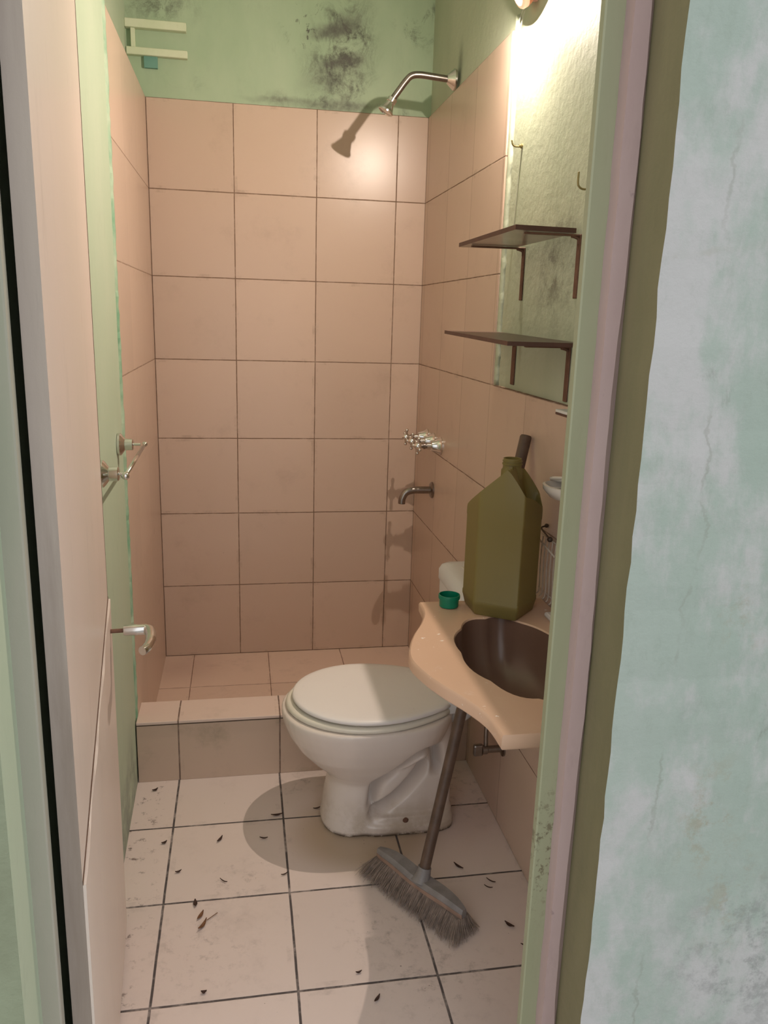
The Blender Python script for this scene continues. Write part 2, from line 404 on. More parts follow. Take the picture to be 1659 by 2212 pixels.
def prism(bm, pts, vec):
    A = [bm.verts.new(p) for p in pts]; B = [bm.verts.new(Vector(p) + Vector(vec)) for p in pts]
    loft(bm, [A, B])

# ------------------------------------------------------------------ the setting
W, H = 1.013, 2.75
# floor: bathroom tiles, shower tiles and the doorstep
bm = bmesh.new()
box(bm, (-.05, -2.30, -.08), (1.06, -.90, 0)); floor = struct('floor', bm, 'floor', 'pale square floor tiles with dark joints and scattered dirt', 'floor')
sh = obj('shower_floor', BX((-.05, -.90, -.08), (1.06, .03, 0)), 'shower_floor', floor)
yard = obj('doorstep_ground', BX((-4, -7, -.10), (5, -2.30, -.02)), 'concrete', floor)
curb = struct('shower_curb', BX((0, -.928, 0), (W, -.803, .184), .001, 1), 'curb', 'low pink tiled curb in front of the shower floor', 'curb')
obj('mortar_joint', BX((0, -.9275, .184), (W, -.804, .189)), 'mortar', curb)
obj('top_tiles', BX((0, -.932, .189), (W, -.800, .198), .0012, 1), 'curb_top', curb)
# back wall
wb = struct('wall_back', BX((-.16, .006, -.05), (1.14, .12, H)), 'green_back', 'green painted back wall with black mould above pink tiles', 'wall')
obj('wall_tiling', BX((-.0, 0, 0), (W, .0065, 2.1), .001, 1), 'tile_back', wb)
# right wall
wr = struct('wall_right', BX((W + .010, -2.12, -.05), (1.14, .03, H)), 'green_right', 'right wall, tiled below and rough green plaster above', 'wall')
bm = bmesh.new()
pts = [(0, 0), (-2.1, 0), (-2.1, 1.2), (-.962, 1.2), (-.962, 2.1), (0, 2.1)]
prism(bm, [(W, y, z) for y, z in pts], (.0105, 0, 0)); bmesh.ops.bevel(bm, geom=bm.edges[:], offset=.0012, segments=1, affect='EDGES')
obj('wall_tiling', bm, 'tile_right', wr)
# plaster bulge strip beside the tile edge
bm = bmesh.new(); n = 60; rng = random.Random(3)
ringA = []
for i in range(n + 1):
    z = 1.2 + .93 * i / n; j = rng.uniform(-.002, .002)
    ringA.append([bm.verts.new((W + .0105, -.958, z)), bm.verts.new((W + .004, -.966 + j, z)), bm.verts.new((W + .003, -.972 + j, z)), bm.verts.new((W + .0105, -.995 + j * 2, z))])
loft(bm, ringA); obj('plaster_fillet', bm, 'green_right', wr, True)
# left wall: tiles of the shower, then painted plaster that leans in a little
bm = bmesh.new()
prism(bm, [(-.16, .03, -.05), (-.008, .03, -.05), (-.008, -.885, -.05), (-.16, -.885, -.05)], (0, 0, 2.148))
prism(bm, [(-.16, .03, 2.09), (-.058, .03, 2.09), (-.058, -.885, 2.09), (-.16, -.885, 2.09)], (0, 0, H - 2.09))
prism(bm, [(-.16, -.885, -.05), (-.008, -.885, -.05), (-.004, -.90, -.05), (.010, -1.47, -.05), (.012, -2.12, -.05), (-.16, -2.12, -.05)], (0, 0, H + .05))
wl = struct('wall_left', bm, 'green_left', 'left wall, pale green plaster running into pink shower tiles', 'wall')
obj('wall_tiling', BX((-.0085, -.884, 0), (0, 0, 2.1), .001, 1), 'tile_left', wl)
bm = bmesh.new(); rings = []
for i in range(141):
    z = .0 + 2.12 * i / 140; j = rng.uniform(-.0022, .0022); k = rng.uniform(-.001, .001)
    rings.append([bm.verts.new((-.0085, -.884, z)), bm.verts.new((.0012 + k, -.882 + j, z)), bm.verts.new((.0016 + k, -.891 + j, z)), bm.verts.new((-.006, -.902 + j, z))])
loft(bm, rings); obj('paint_edge', bm, 'green_edge', wl)
# ceiling
struct('ceiling', BX((-.16, -2.30, H), (1.14, .12, H + .1)), 'ceiling', 'plain bathroom ceiling', 'ceiling')
# front wall with the doorway (outer face towards the camera)
bm = bmesh.new()
prism(bm, [(.794, -2.085, -.05), (.792, -2.19, -.05), (.776, -2.30, -.05), (2.6, -2.30, -.05), (2.6, -2.085, -.05)], (0, 0, H + .15))
bmesh.ops.recalc_face_normals(bm, faces=bm.faces[:])
def is_bev(e):
    m = (e.verts[0].co + e.verts[1].co) / 2
    return abs(e.verts[0].co.z - e.verts[1].co.z) > 1 and abs(m.x - .776) < .001
bmesh.ops.subdivide_edges(bm, edges=[e for e in bm.edges if abs(e.verts[0].co.z - e.verts[1].co.z) > 1], cuts=90, use_grid_fill=True)
for v in bm.verts:
    if abs(v.co.x - .776) < 1e-4 and abs(v.co.y + 2.3) < 1e-4: v.co.x += rng.uniform(-.0016, .0016); v.co.y += rng.uniform(-.001, .001)
for f in bm.faces:
    f.normal_update(); c = f.calc_center_median()
    if c.x < .9 and c.y > -2.299 and abs(f.normal.z) < .5: f.material_index = 1
struct('wall_front', bm, ['outer', 'olive'], 'patchy pale green outside wall right of the doorway', 'wall')
bm = bmesh.new()
prism(bm, [(.03, -2.085, -.05), (.036, -2.19, -.05), (.047, -2.30, -.05), (-1.6, -2.30, -.05), (-1.6, -2.085, -.05)], (0, 0, H + .15))
bmesh.ops.recalc_face_normals(bm, faces=bm.faces[:])
for f in bm.faces:
    f.normal_update()
    if f.normal.x > .5: f.material_index = 1
struct('wall_front_left', bm, ['outer_left', 'green_left'], 'rough olive outside wall left of the doorway', 'wall')
struct('wall_front_top', BX((.03, -2.30, 2.08), (.80, -2.085, H + .10)), 'outer', 'wall above the doorway', 'wall')
# door frame
struct('trim_1', BX((.7425, -2.166, 0), (.794, -2.150, 2.08), .002, 1), 'green_frame', 'green painted right jamb of the door frame', 'door frame')
bm = bmesh.new(); rings = []
for i in range(61):
    z = 2.08 * i / 60; a = .768 + rng.uniform(-.0007, .0007); b = .7865 + .0025 * math.sin(z * 9) + rng.uniform(-.001, .001)
    rings.append([bm.verts.new((a, -2.163, z)), bm.verts.new((a, -2.190, z)), bm.verts.new((b, -2.192, z)), bm.verts.new((.794, -2.186, z)), bm.verts.new((.794, -2.163, z))])
loft(bm, rings); struct('trim_2', bm, 'pink', 'narrow pink strip along the right jamb', 'door frame')
struct('trim_3', BX((.012, -2.192, 0), (.0605, -2.172, 2.08), .002, 1), 'pink_dirty', 'faded left jamb of the door frame', 'door frame')
struct('trim_4', BX((.0605, -2.19, 2.04), (.7425, -2.150, 2.08), .002, 1), 'green_frame', 'head of the door frame', 'door frame')

# ------------------------------------------------------------------ door leaf, opened into the room along the left wall
HP, FP = Vector((.090, -2.145, 0)), Vector((.040, -1.525, 0))
dd = (FP - HP).normalized(); nn = Vector((-dd.y, dd.x, 0)); nn = -nn if nn.x < 0 else nn      # face normal, towards +x
TH = .026
def dp(s, z, off=0): return HP + dd * s + nn * off + Vector((0, 0, z))
LL = (FP - HP).length
bm = bmesh.new()
prism(bm, [dp(0, .012), dp(LL, .012), dp(LL, .012, -TH), dp(0, .012, -TH)], (0, 0, 2.01))
bmesh.ops.recalc_face_normals(bm, faces=bm.faces[:])
for f in bm.faces:
    f.normal_update()
    if f.normal.dot(-dd) > .9: f.material_index = 1
door = struct('door_1', bm, ['door', 'door_edge'], 'pinkish beige door standing open along the left wall', 'door')
# lifted veneer on the lower half, its upper edge running aslant
def zs(s): return .60 + (.80 - .60) * s / LL
bm = bmesh.new(); rings = []
N = 24
for i in range(N + 1):
    s = LL * i / N; o_ = .0045 + .0012 * math.sin(i * .9)
    rings.append([bm.verts.new(dp(s, .014, .0002)), bm.verts.new(dp(s, .014, .003)), bm.verts.new(dp(s, zs(s) - .004 + rng.uniform(-.001, .001), o_)), bm.verts.new(dp(s, zs(s) - .004, .0002))])
loft(bm, rings); tag(obj('veneer', bm, 'door', door), 'lifted veneer on the lower half')
bm = bmesh.new(); rings = []
for i in range(N + 1):
    s = LL * i / N; k = .0012 + (.004 if 5 < i < 9 else 0) * rng.random()
    rings.append([bm.verts.new(dp(s, zs(s) - .005, .0002)), bm.verts.new(dp(s, zs(s) - .005, .0012)), bm.verts.new(dp(s, zs(s) + k, .0008)), bm.verts.new(dp(s, zs(s) + k, .0002))])
loft(bm, rings); tag(obj('crack', bm, 'wood_raw', door), 'dark slanting crack')
# split along the closing edge
bm = bmesh.new(); rings = []
for i in range(81):
    z = .012 + 2.01 * i / 80; wv = .0028 + .0022 * math.sin(z * 5.1) + rng.uniform(0, .0012) + (.006 * max(0, .12 - z) / .12)
    rings.append([bm.verts.new(dp(LL - wv - .004, z, .0002)), bm.verts.new(dp(LL - wv - .004, z, .0006)), bm.verts.new(dp(LL - .004, z, .0006)), bm.verts.new(dp(LL - .004, z, .0002))])
loft(bm, rings); tag(obj('edge_split', bm, 'wood_raw', door), 'dark split along the closing edge')
# lever handle
hs, hz = LL - .045, .742
ha = dp(hs, hz, 0)
hd = obj('spindle', TU([ha, ha + nn * .034], .0045, 8), 'rust', door)
bm = bmesh.new()
lathe(bm, ha + nn * .030, nn, [(0, .006), (.001, .0105), (.006, .0115), (.030, .0115), (.046, .0112)], 20)
tube(bm, spline([ha + nn * .060, ha + nn * .073, ha + nn * .083 - dd * .012 + Vector((0, 0, -.001)), ha + nn * .085 - dd * .05 + Vector((0, 0, -.004)), ha + nn * .078 - dd * .085 + Vector((0, 0, -.006)), ha + nn * .070 - dd * .098 + Vector((0, 0, -.006))], 6),
     [.0112] * 12 + [.0105] * 7 + [.0095] * 6 + [.009] * 6, 14)
obj('handle', bm, 'chrome', door, True, auto=50)

# ------------------------------------------------------------------ toilet
AX = -1.17
tl = thing('toilet', (.70, AX, 0), 'white ceramic toilet with closed lid standing in front of the shower curb', 'toilet')
def oval(bm, z, x0, x1, hw, n=40, ex=2.2, xc=None, hb=None):
    """egg ring: front at x0 (towards -x), back at x1, half width hw at xc, back corner half width hb"""
    xc = x0 + (x1 - x0) * .48 if xc is None else xc
    out = []
    for k in range(n):
        q = 2 * math.pi * k / n; c, s = math.cos(q), math.sin(q)
        e = ex if c < 0 else (ex + .6 if hb is None else hb)
        cx = math.copysign(abs(c) ** (2 / e), c); sy = math.copysign(abs(s) ** (2 / e), s)
        a = (xc - x0) if c < 0 else (x1 - xc)
        out.append(bm.verts.new((xc + a * cx, AX + hw * sy, z)))
    return out
bm = bmesh.new()
# front column and bowl
prof = [(.0, .522, .70, .103), (.012, .520, .70, .104), (.03, .523, .70, .101), (.09, .531, .69, .094), (.135, .540, .69, .092), (.150, .540, .70, .094), (.165, .530, .72, .104), (.20, .492, .78, .130),
        (.24, .455, .84, .154), (.28, .430, .86, .172), (.31, .418, .872, .182), (.335, .412, .878, .187), (.350, .414, .876, .186)]
rings = [oval(bm, z, a, b, h, 44, 2.1 if z > .15 else 2.3, xc=a + (.095 if z < .14 else min(.20, .095 + (z - .14) * .7))) for z, a, b, h in prof]
loft(bm, rings)
# foot plate and rear web
for z0, z1, hw, x0 in ((0, .030, .112, .60), (.028, .05, .100, .60)):
    r_ = [oval(bm, z, x0, .892 - z * .1, hw, 36, 4) for z in (z0, z1)]
    loft(bm, r_)
r_ = [oval(bm, z, a, b, h, 30, 4) for z, a, b, h in ((.02, .62, .885, .084), (.12, .62, .884, .083), (.22, .62, .882, .083), (.33, .60, .878, .086))]
loft(bm, r_)
body = obj('bowl', bm, 'toilet', tl, True)
rm = body.modifiers.new('remesh', 'REMESH'); rm.mode = 'VOXEL'; rm.voxel_size = .0045; rm.use_smooth_shade = True
sm = body.modifiers.new('smooth', 'SMOOTH'); sm.iterations = 5; sm.factor = .6
bpy.context.view_layer.update()
me2 = D.meshes.new_from_object(body.evaluated_get(bpy.context.evaluated_depsgraph_get())); me2.name = 'bowl'
body.modifiers.clear(); body.data = me2
# the two channels on either side of the moulded trap
GU = spline([(x, 0, z) for x, z in ((.650, .085), (.665, .150), (.711, .195), (.751, .239), (.783, .258), (.812, .252), (.826, .225), (.832, .18))], 10)
GL = spline([(x, 0, z) for x, z in ((.655, .062), (.698, .083), (.741, .121), (.778, .168), (.794, .196))], 10)
ox, oy, oz = LOC[tl.name]
for v in me2.vertices:
    x, y, z = v.co.x + ox, v.co.y, v.co.z + oz
    if x < .62 or z > .32 or abs(y) < .03: continue
    du = min((Vector((x, 0, z)) - p).length for p in GU); dl = min((Vector((x, 0, z)) - p).length for p in GL)
    k = max(.055 * math.exp(-(du / .014) ** 2), .052 * math.exp(-(dl / .0125) ** 2)) * ss(.625, .655, x)
    v.co.y -= math.copysign(min(k, abs(y) - .02), y)
for p in me2.polygons: p.use_smooth = True
def back_oval(bm, z, x0, x1, hw, hb, n=60):
    """seat outline with a narrower straight back"""
    out = []; xc = .640
    fr = [(xc - (xc - x0) * math.sin(q), hw * math.cos(q)) for q in [math.pi * k / 28 for k in range(29)]]
    L = x1 - xc
    def side(t_): return (xc + L * t_, hb + (hw - hb) * (math.cos(min(1, t_) * math.pi / 2) ** .85 if t_ < 1 else 0))
    sd = [side(k / 12) for k in range(1, 13)]
    pts = [(x, y) for x, y in fr]                                 # from +hw round the front to -hw
    pts += [(x, -y) for x, y in sd] + [(x, y) for x, y in sd[::-1]]
    return [bm.verts.new((x, AX + y, z)) for x, y in pts]
def slab(name, mat, lev, lift):
    bm = bmesh.new(); rings = []
    for z, k in lev:
        r_ = back_oval(bm, z, x0 + k, .855 - k * .5, hw - k, .100 - k * .5)
        for v in r_: v.co.z += lift * (.855 - v.co.x) / .42
        rings.append(r_)
    loft(bm, rings); return obj(name, bm, mat, tl, True, auto=55)
x0, hw = .424, .184
slab('seat', 'seat', [(.3495, .012), (.351, .004), (.356, .0), (.362, .001), (.366, .006), (.367, .014)], 0)
x0, hw = .441, .180
slab('lid', 'lid', [(.3690, .010), (.3700, .003), (.374, .0), (.379, .001), (.382, .006), (.384, .02), (.385, .06), (.3855, .12)], .004)
bm = bmesh.new()
for s in (-1, 1): box(bm, (.850, AX + s * .078 - .020, .348), (.880, AX + s * .078 + .020, .389), .007, 3)
tube(bm, [(.862, AX - .05, .37), (.862, AX + .05, .37)], .008, 10)
obj('hinge', bm, 'white', tl, True, auto=40)
for s in (-1, 1): obj('bolt_cap', LA((.745, AX + s * .096, .040), (0, s, .3), [(0, .009), (.004, .0085), (.007, .005)], 14), 'rust', tl)

# cistern hung on the wall
ct = thing('cistern', (.95, -1.19, .40), 'white plastic cistern on the wall behind the toilet', 'cistern')
bm = bmesh.new(); rings = []
def rrect(bm, x0_, x1_, y0_, y1_, z, r_=.02, n=5):
    out = []
    for cx, cy, a0 in ((x1_ - r_, y1_ - r_, 0), (x0_ + r_, y1_ - r_, 90), (x0_ + r_, y0_ + r_, 180), (x1_ - r_, y0_ + r_, 270)):
        for k in range(n + 1):
            q = math.radians(a0 + 90 * k / n); out.append(bm.verts.new((cx + r_ * math.cos(q), cy + r_ * math.sin(q), z)))
    return out
for z, i in ((.40, .018), (.41, .008), (.45, .004), (.665, .0)):
    rings.append(rrect(bm, .860 + i, W - .002, -1.325 + i, -1.055 - i, z))
loft(bm, rings); obj('tank', bm, 'white', ct, True, auto=40)
bm = bmesh.new(); rings = []
for z, i in ((.664, .0), (.668, -.003), (.695, -.003), (.708, .003), (.714, .012), (.716, .03)):
    rings.append(rrect(bm, .860 + i, W - .0015 - max(i, 0) * .3, -1.325 + i, -1.055 - i, z))
loft(bm, rings); lid = obj('tank_lid', bm, 'white', ct, True, auto=40)
obj('button_panel', BX((.905, -1.25, .7145), (.975, -1.13, .7185), .0015, 1), 'cer', lid)
obj('flush_button', LA((.94, -1.19, .718), (0, 0, 1), [(0, .018), (.003, .018), (.004, .015)], 20), 'chrome', lid, True, auto=40)
obj('flush_pipe', TU(spline([(.93, -1.19, .41), (.93, -1.19, .33), (.915, -1.18, .30), (.885, -1.172, .295)], 6), .019, 14), 'white', ct, True)

# stop valve low on the wall
sv = thing('stop_valve', (W, -1.262, .235), 'dark stop valve low on the tiled wall under the basin', 'valve')
obj('valve_body', LA((W, -1.262, .235), (-1, 0, 0), [(0, .022), (.004, .022), (.006, .010), (.045, .010), (.047, .013), (.06, .013)], 16), 'chrome_dull', sv, True, auto=40)
obj('valve_handle', BX((W - .085, -1.270, .218), (W - .058, -1.254, .252), .005), 'chrome_dull', sv)
obj('supply_hose', TU(spline([(W - .05, -1.262, .245), (W - .05, -1.258, .29), (W - .045, -1.25, .35), (W - .05, -1.25, .398)], 6), .006, 8), 'chrome_dull', sv, True)

# ------------------------------------------------------------------ wash basin counter
ZC, TC = .74, .026
YM = -1.760
vn = thing('basin_counter', (.85, YM, ZC), 'beige resin washbasin counter with scalloped front edge on the right wall', 'washbasin')
half = [(.714, .308), (.711, .245), (.692, .185), (.664, .125), (.642, .065), (.630, .0)]
op = spline([(x, y, 0) for x, y in half] + [(x, -y, 0) for x, y in half[-2::-1]], 8)
outl = [(p.x, YM + p.y) for p in op]
outl = [(W - .001, YM + .308)] + outl + [(W - .001, YM - .308)]
# shell shaped opening
def hole(k=1.0, z=0, n=72):
    out = []
    for i in range(n):
        q = 2 * math.pi * i / n
        r_ = .985 + .062 * abs(math.cos(q * 4.5 + .35)) * (1 if math.cos(q) < .35 else .3)
        out.append((.848 + .112 * k * r_ * math.cos(q) * 1.0, YM + .196 * k * r_ * math.sin(q)))
    return out
def annulus(bm, outer_, inner_, z):
    # outer and inner joined by a triangulated fill
    A = [bm.verts.new((x, y, z)) for x, y in outer_]; B = [bm.verts.new((x, y, z)) for x, y in inner_]
    eA = [bm.edges.new((A[i], A[(i + 1) % len(A)])) for i in range(len(A))]; eB = [bm.edges.new((B[i], B[(i + 1) % len(B)])) for i in range(len(B))]
    bmesh.ops.triangle_fill(bm, edges=eA + eB, use_beauty=True)
    return A, B
def inset(pts, d):
    n = len(pts); out = []
    for i in range(n):
        p0, p1, p2 = Vector(pts[i - 1]), Vector(pts[i]), Vector(pts[(i + 1) % n])
        t_ = ((p1 - p0).normalized() + (p2 - p1).normalized())
        if t_.length < 1e-6: t_ = p2 - p1
        t_.normalize(); nrm = Vector((t_.y, -t_.x)); out.append(tuple(p1 + nrm * d))
    return out
area = sum(outl[i - 1][0] * outl[i][1] - outl[i][0] * outl[i - 1][1] for i in range(len(outl)))
sg = -1 if area > 0 else 1
hp = hole()
bm = bmesh.new()
A1, B1 = annulus(bm, inset(outl, sg * .004), hole(1.02), ZC)
o2 = [bm.verts.new((x, y, ZC - .005)) for x, y in outl]; o3 = [bm.verts.new((x, y, ZC - TC + .004)) for x, y in outl]
A2, B2 = annulus(bm, inset(outl, sg * .004), hole(1.0), ZC - TC)
loft(bm, [A1, o2, o3, A2], False)
h2 = [bm.verts.new((x, y, ZC - .004)) for x, y in hole(1.0)]
loft(bm, [B1, h2, B2], False)
obj('countertop', bm, 'counter', vn, True, auto=40)
bm = bmesh.new(); rings = []
for z, k in ((ZC - .003, 1.0), (ZC - .02, .985), (ZC - .05, .95), (ZC - .085, .86), (ZC - .11, .70), (ZC - .125, .45), (ZC - .130, .18), (ZC - .132, .09)):
    rings.append([bm.verts.new((x, y, z)) for x, y in hole(k)])
loft(bm, rings, False); bm.faces.new(rings[-1])
r2 = []
for z, k in ((ZC - .024, 1.03), (ZC - .06, 1.0), (ZC - .10, .88), (ZC - .13, .6), (ZC - .142, .12)):
    r2.append([bm.verts.new((x, y, z)) for x, y in hole(k)])
loft(bm, r2, False); bm.faces.new(r2[-1])
obj('basin', bm, 'basin', vn, True)
obj('drain', LA((.848, YM, ZC - .131), (0, 0, 1), [(0, .02), (.002, .02), (.003, .016)], 20), 'chrome_dull', vn, True, auto=40)
for y in (-1.50, -2.02):
    bm = bmesh.new(); prism(bm, [(W, y - .012, ZC - TC), (.80, y - .012, ZC - TC), (.80, y - .012, ZC - TC - .02), (W, y - .012, ZC - TC - .09)], (0, .024, 0))
    obj('support', bm, 'rust', vn)
# ledge along the wall behind the basin
obj('back_ledge', BX((.972, YM - .30, ZC), (W, YM + .19, ZC + .012), .005), 'cer', vn)

# ------------------------------------------------------------------ jerrycan and its cap
jc = Vector((.890, -1.511))
jr = thing('jerrycan', (jc.x, jc.y, ZC), 'tall yellow green plastic jerrycan without its cap standing on the beige counter', 'jerrycan')
hexa = [(.813, -1.461), (.815, -1.546), (.899, -1.602), (.969, -1.528), (.977, -1.482), (.885, -1.420)]
def roundpoly(pts, r_, n=5):
    out = []; m = len(pts)
    for i in range(m):
        p0, p1, p2 = Vector(pts[i - 1]), Vector(pts[i]), Vector(pts[(i + 1) % m])
        a, b = p1 + (p0 - p1).normalized() * r_, p1 + (p2 - p1).normalized() * r_
        for k in range(n + 1):
            t_ = k / n; out.append((1 - t_) ** 2 * a + 2 * t_ * (1 - t_) * p1 + t_ ** 2 * b)
        nx = Vector(pts[(i + 1) % m]) + (p1 - Vector(pts[(i + 1) % m])).normalized() * r_
        for k in range(1, 12): out.append(b + (nx - b) * k / 12)
    return out
hx = roundpoly(hexa, .0045, 3)
ed = Vector((.84, -.54)).normalized()        # along the broad front face, to the right
en = Vector((ed.y, -ed.x))                   # towards the viewer
def top(p, k=1.0):
    d_ = p - Vector((.892, -1.51)); s = d_.dot(ed); q = d_.dot(en)
    pk = 1.073 - .016 * ss(.03, -.07, q)
    u = s - .014
    h = pk + u * .92 if u < 0 else pk - 1.05 * u - 6.5 * u * u
    h = max(h, .968)
    rim = min(1, max(0, (s - .012) / .03))
    h -= .050 * ss(.985, .84, k) * ss(.012, .034, s) * ss(-.066, -.045, q + (1 - k) * .02)
    return ZC + (h - .74)
bm = bmesh.new(); rings = []
def jring(k, zf): 
    return [bm.verts.new((jc.x + (p.x - jc.x) * k, jc.y + (p.y - jc.y) * k, zf(p) if callable(zf) else zf)) for p in hx]
for z, k in ((ZC + .0005, .90), (ZC + .003, .925), (ZC + .022, .985), (ZC + .026, 1.0), (ZC + .034, 1.0), (ZC + .037, .985), (ZC + .21, .985), (ZC + .214, .995)):
    rings.append(jring(k, z))
rings.append(jring(.995, lambda p: top(p) - .006))
for k in (.985, .965, .93, .89, .85, .80, .75, .70, .65, .6, .54, .47, .4, .32, .24, .16, .08):
    rings.append([bm.verts.new((q.x, q.y, top(q, k))) for q in [jc + (p - jc) * k for p in hx]])
loft(bm, rings); jb = obj('can_body', bm, 'jar', jr, True, auto=24)
NC = Vector((.901, -1.498))
bm = LA((NC.x, NC.y, 1.040), (0, 0, 1), [(0, .024), (.018, .0235), (.022, .0205), (.030, .0205), (.0305, .0222), (.033, .0222), (.034, .0205), (.037, .0205), (.0375, .0218), (.039, .0218), (.040, .0200), (.044, .0200), (.044, .0172), (.02, .0175), (.01, .017)], 32)
obj('neck', bm, 'jar', jr, True, auto=40)
bm = bmesh.new()
c0 = Vector((.776, -1.488, ZC))
lathe(bm, c0, (0, 0, 1), [(.0005, .019), (.002, .0215), (.020, .0222), (.0205, .0245), (.026, .0248), (.029, .0243), (.0295, .022), (.006, .0205), (.005, .0195)], 40)
cap = obj('bottle_cap', bm, 'cap', None, True, auto=35)
rebase(cap, c0); tag(cap, 'green screw cap lying open side up on the counter left of the jerrycan', 'cap')

# ------------------------------------------------------------------ broom
br = thing('broom', (.733, -1.53, 0), 'worn broom with brown stick leaning on the wall, bristles on the floor', 'broom')
b0, b1 = Vector((.648, -1.405, .064)), Vector((.806, -1.648, .060))
bd = (b1 - b0).normalized(); bn = Vector((-bd.y, bd.x, 0)).normalized()       # sideways
bn = -bn if bn.y > 0 else bn                                                 # towards the viewer's left
mid = (b0 + b1) / 2
tilt = Vector((0, 0, 1))
bm = bmesh.new(); rings = []
NB = 28
for i in range(NB + 1):
    t_ = i / NB; c = b0 + (b1 - b0) * t_
    arch = -.012 * (2 * t_ - 1) ** 2 + .004 * math.sin(t_ * 9)
    wd = .022 * (1 - .55 * abs(2 * t_ - 1) ** 6) * (.72 + .28 * (1 - (2 * t_ - 1) ** 2)); th = .011
    c = c + tilt * arch
    rings.append([bm.verts.new(c + bn * wd - tilt * th), bm.verts.new(c + bn * (wd + .001) + tilt * .002), bm.verts.new(c + bn * wd * .7 + tilt * th), bm.verts.new(c - bn * wd * .7 + tilt * th), bm.verts.new(c - bn * (wd + .001) + tilt * .002), bm.verts.new(c - bn * wd - tilt * th)])
loft(bm, rings)
for f in bm.faces:
    f.normal_update(); f.material_index = 1 if f.calc_center_median().z < .05 and False else 0
obj('block', bm, 'broom_block', br, True, auto=35)
bm = bmesh.new(); rings = []
for i in range(NB + 1):
    t_ = i / NB; c = b0 + (b1 - b0) * t_ + tilt * (-.012 * (2 * t_ - 1) ** 2 + .004 * math.sin(t_ * 9))
    wd = .022 * (1 - .55 * abs(2 * t_ - 1) ** 6) * (.72 + .28 * (1 - (2 * t_ - 1) ** 2)) + .0006
    rings.append([bm.verts.new(c + bn * wd - tilt * .0125), bm.verts.new(c + bn * (wd + .0012) - tilt * .001), bm.verts.new(c + bn * (wd - .002) - tilt * .001), bm.verts.new(c + bn * (wd - .002) - tilt * .0125)])
loft(bm, rings); obj('block_edge', bm, 'block_edge', br)
bm = bmesh.new()
for i in range(6500):
    t_ = rng.uniform(.0, 1); v = rng.uniform(-1, 1)
    base = b0 + (b1 - b0) * t_ + bn * (v * .019) + tilt * (-.010 - .012 * (2 * t_ - 1) ** 2)
    flare = bn * (v * .026 + .012 + rng.uniform(-.008, .010)) + bd * ((2 * t_ - 1) ** 3 * .022 + rng.uniform(-.009, .009) + .004 * math.sin(t_ * 60))
    tip = base + flare; tip.z = rng.uniform(.001, .012)
    md = (base + tip) / 2 + bn * .004 * rng.random(); md.z = base.z * .5 + .004
    a = Vector((rng.uniform(-1, 1), rng.uniform(-1, 1), 0)).normalized() * rng.uniform(.0003, .0006); b_ = Vector((-a.y, a.x, 0))
    R0 = [bm.verts.new(base + x) for x in (a, b_, -a - b_)]; R1 = [bm.verts.new(md + x) for x in (a, b_, -a - b_)]; R2 = [bm.verts.new(tip + x * .5) for x in (a, b_, -a - b_)]
    loft(bm, [R0, R1, R2], False)
tag(obj('bristles', bm, 'hair', br), kind='stuff')
s0, s1 = Vector((.733, -1.534, .070)), Vector((.997, -1.311, 1.107))
sd = (s1 - s0).normalized()
obj('socket', LA(s0 - sd * .012, sd, [(0, .026), (.012, .019), (.03, .0165), (.034, .0165)], 18), 'broom_block', br, True, auto=40)
bm = LA(s0, sd, [(0, .0135), (.5, .0138), ((s1 - s0).length - .004, .0145), ((s1 - s0).length, .0125)], 16)
obj('stick', bm, 'broom_stick', br, True, auto=40)

# ------------------------------------------------------------------ shower, taps, spout on the right wall
shw = thing('wall_shower', (W, -.38, 2.131), 'old chrome shower arm with small head high in the corner', 'shower')
obj('flange', LA((W, -.38, 2.131), (-1, 0, 0), [(0, .032), (.006, .032), (.010, .028), (.026, .015), (.028, .013)], 28), 'chrome', shw, True, auto=40)
P = spline([(W - .02, -.38, 2.131), (.95, -.38, 2.134), (.895, -.38, 2.137), (.868, -.38, 2.132), (.850, -.38, 2.115), (.826, -.38, 2.083), (.806, -.38, 2.056)], 8)
obj('arm', TU(P, .0105, 14), 'chrome_dull', shw, True)
hdv = Vector((-.022, 0, -.038)).normalized()
obj('head', LA(Vector((.810, -.38, 2.062)), hdv, [(0, .012), (.002, .0155), (.014, .0155), (.016, .013), (.020, .0135), (.040, .022), (.044, .0255), (.049, .0255), (.050, .022), (.047, .02)], 26), 'chrome', shw, True, auto=40)
ytap = [(-.415, 'nearest the camera'), (-.308, 'in the middle'), (-.200, 'nearest the back wall')]
tap0 = None
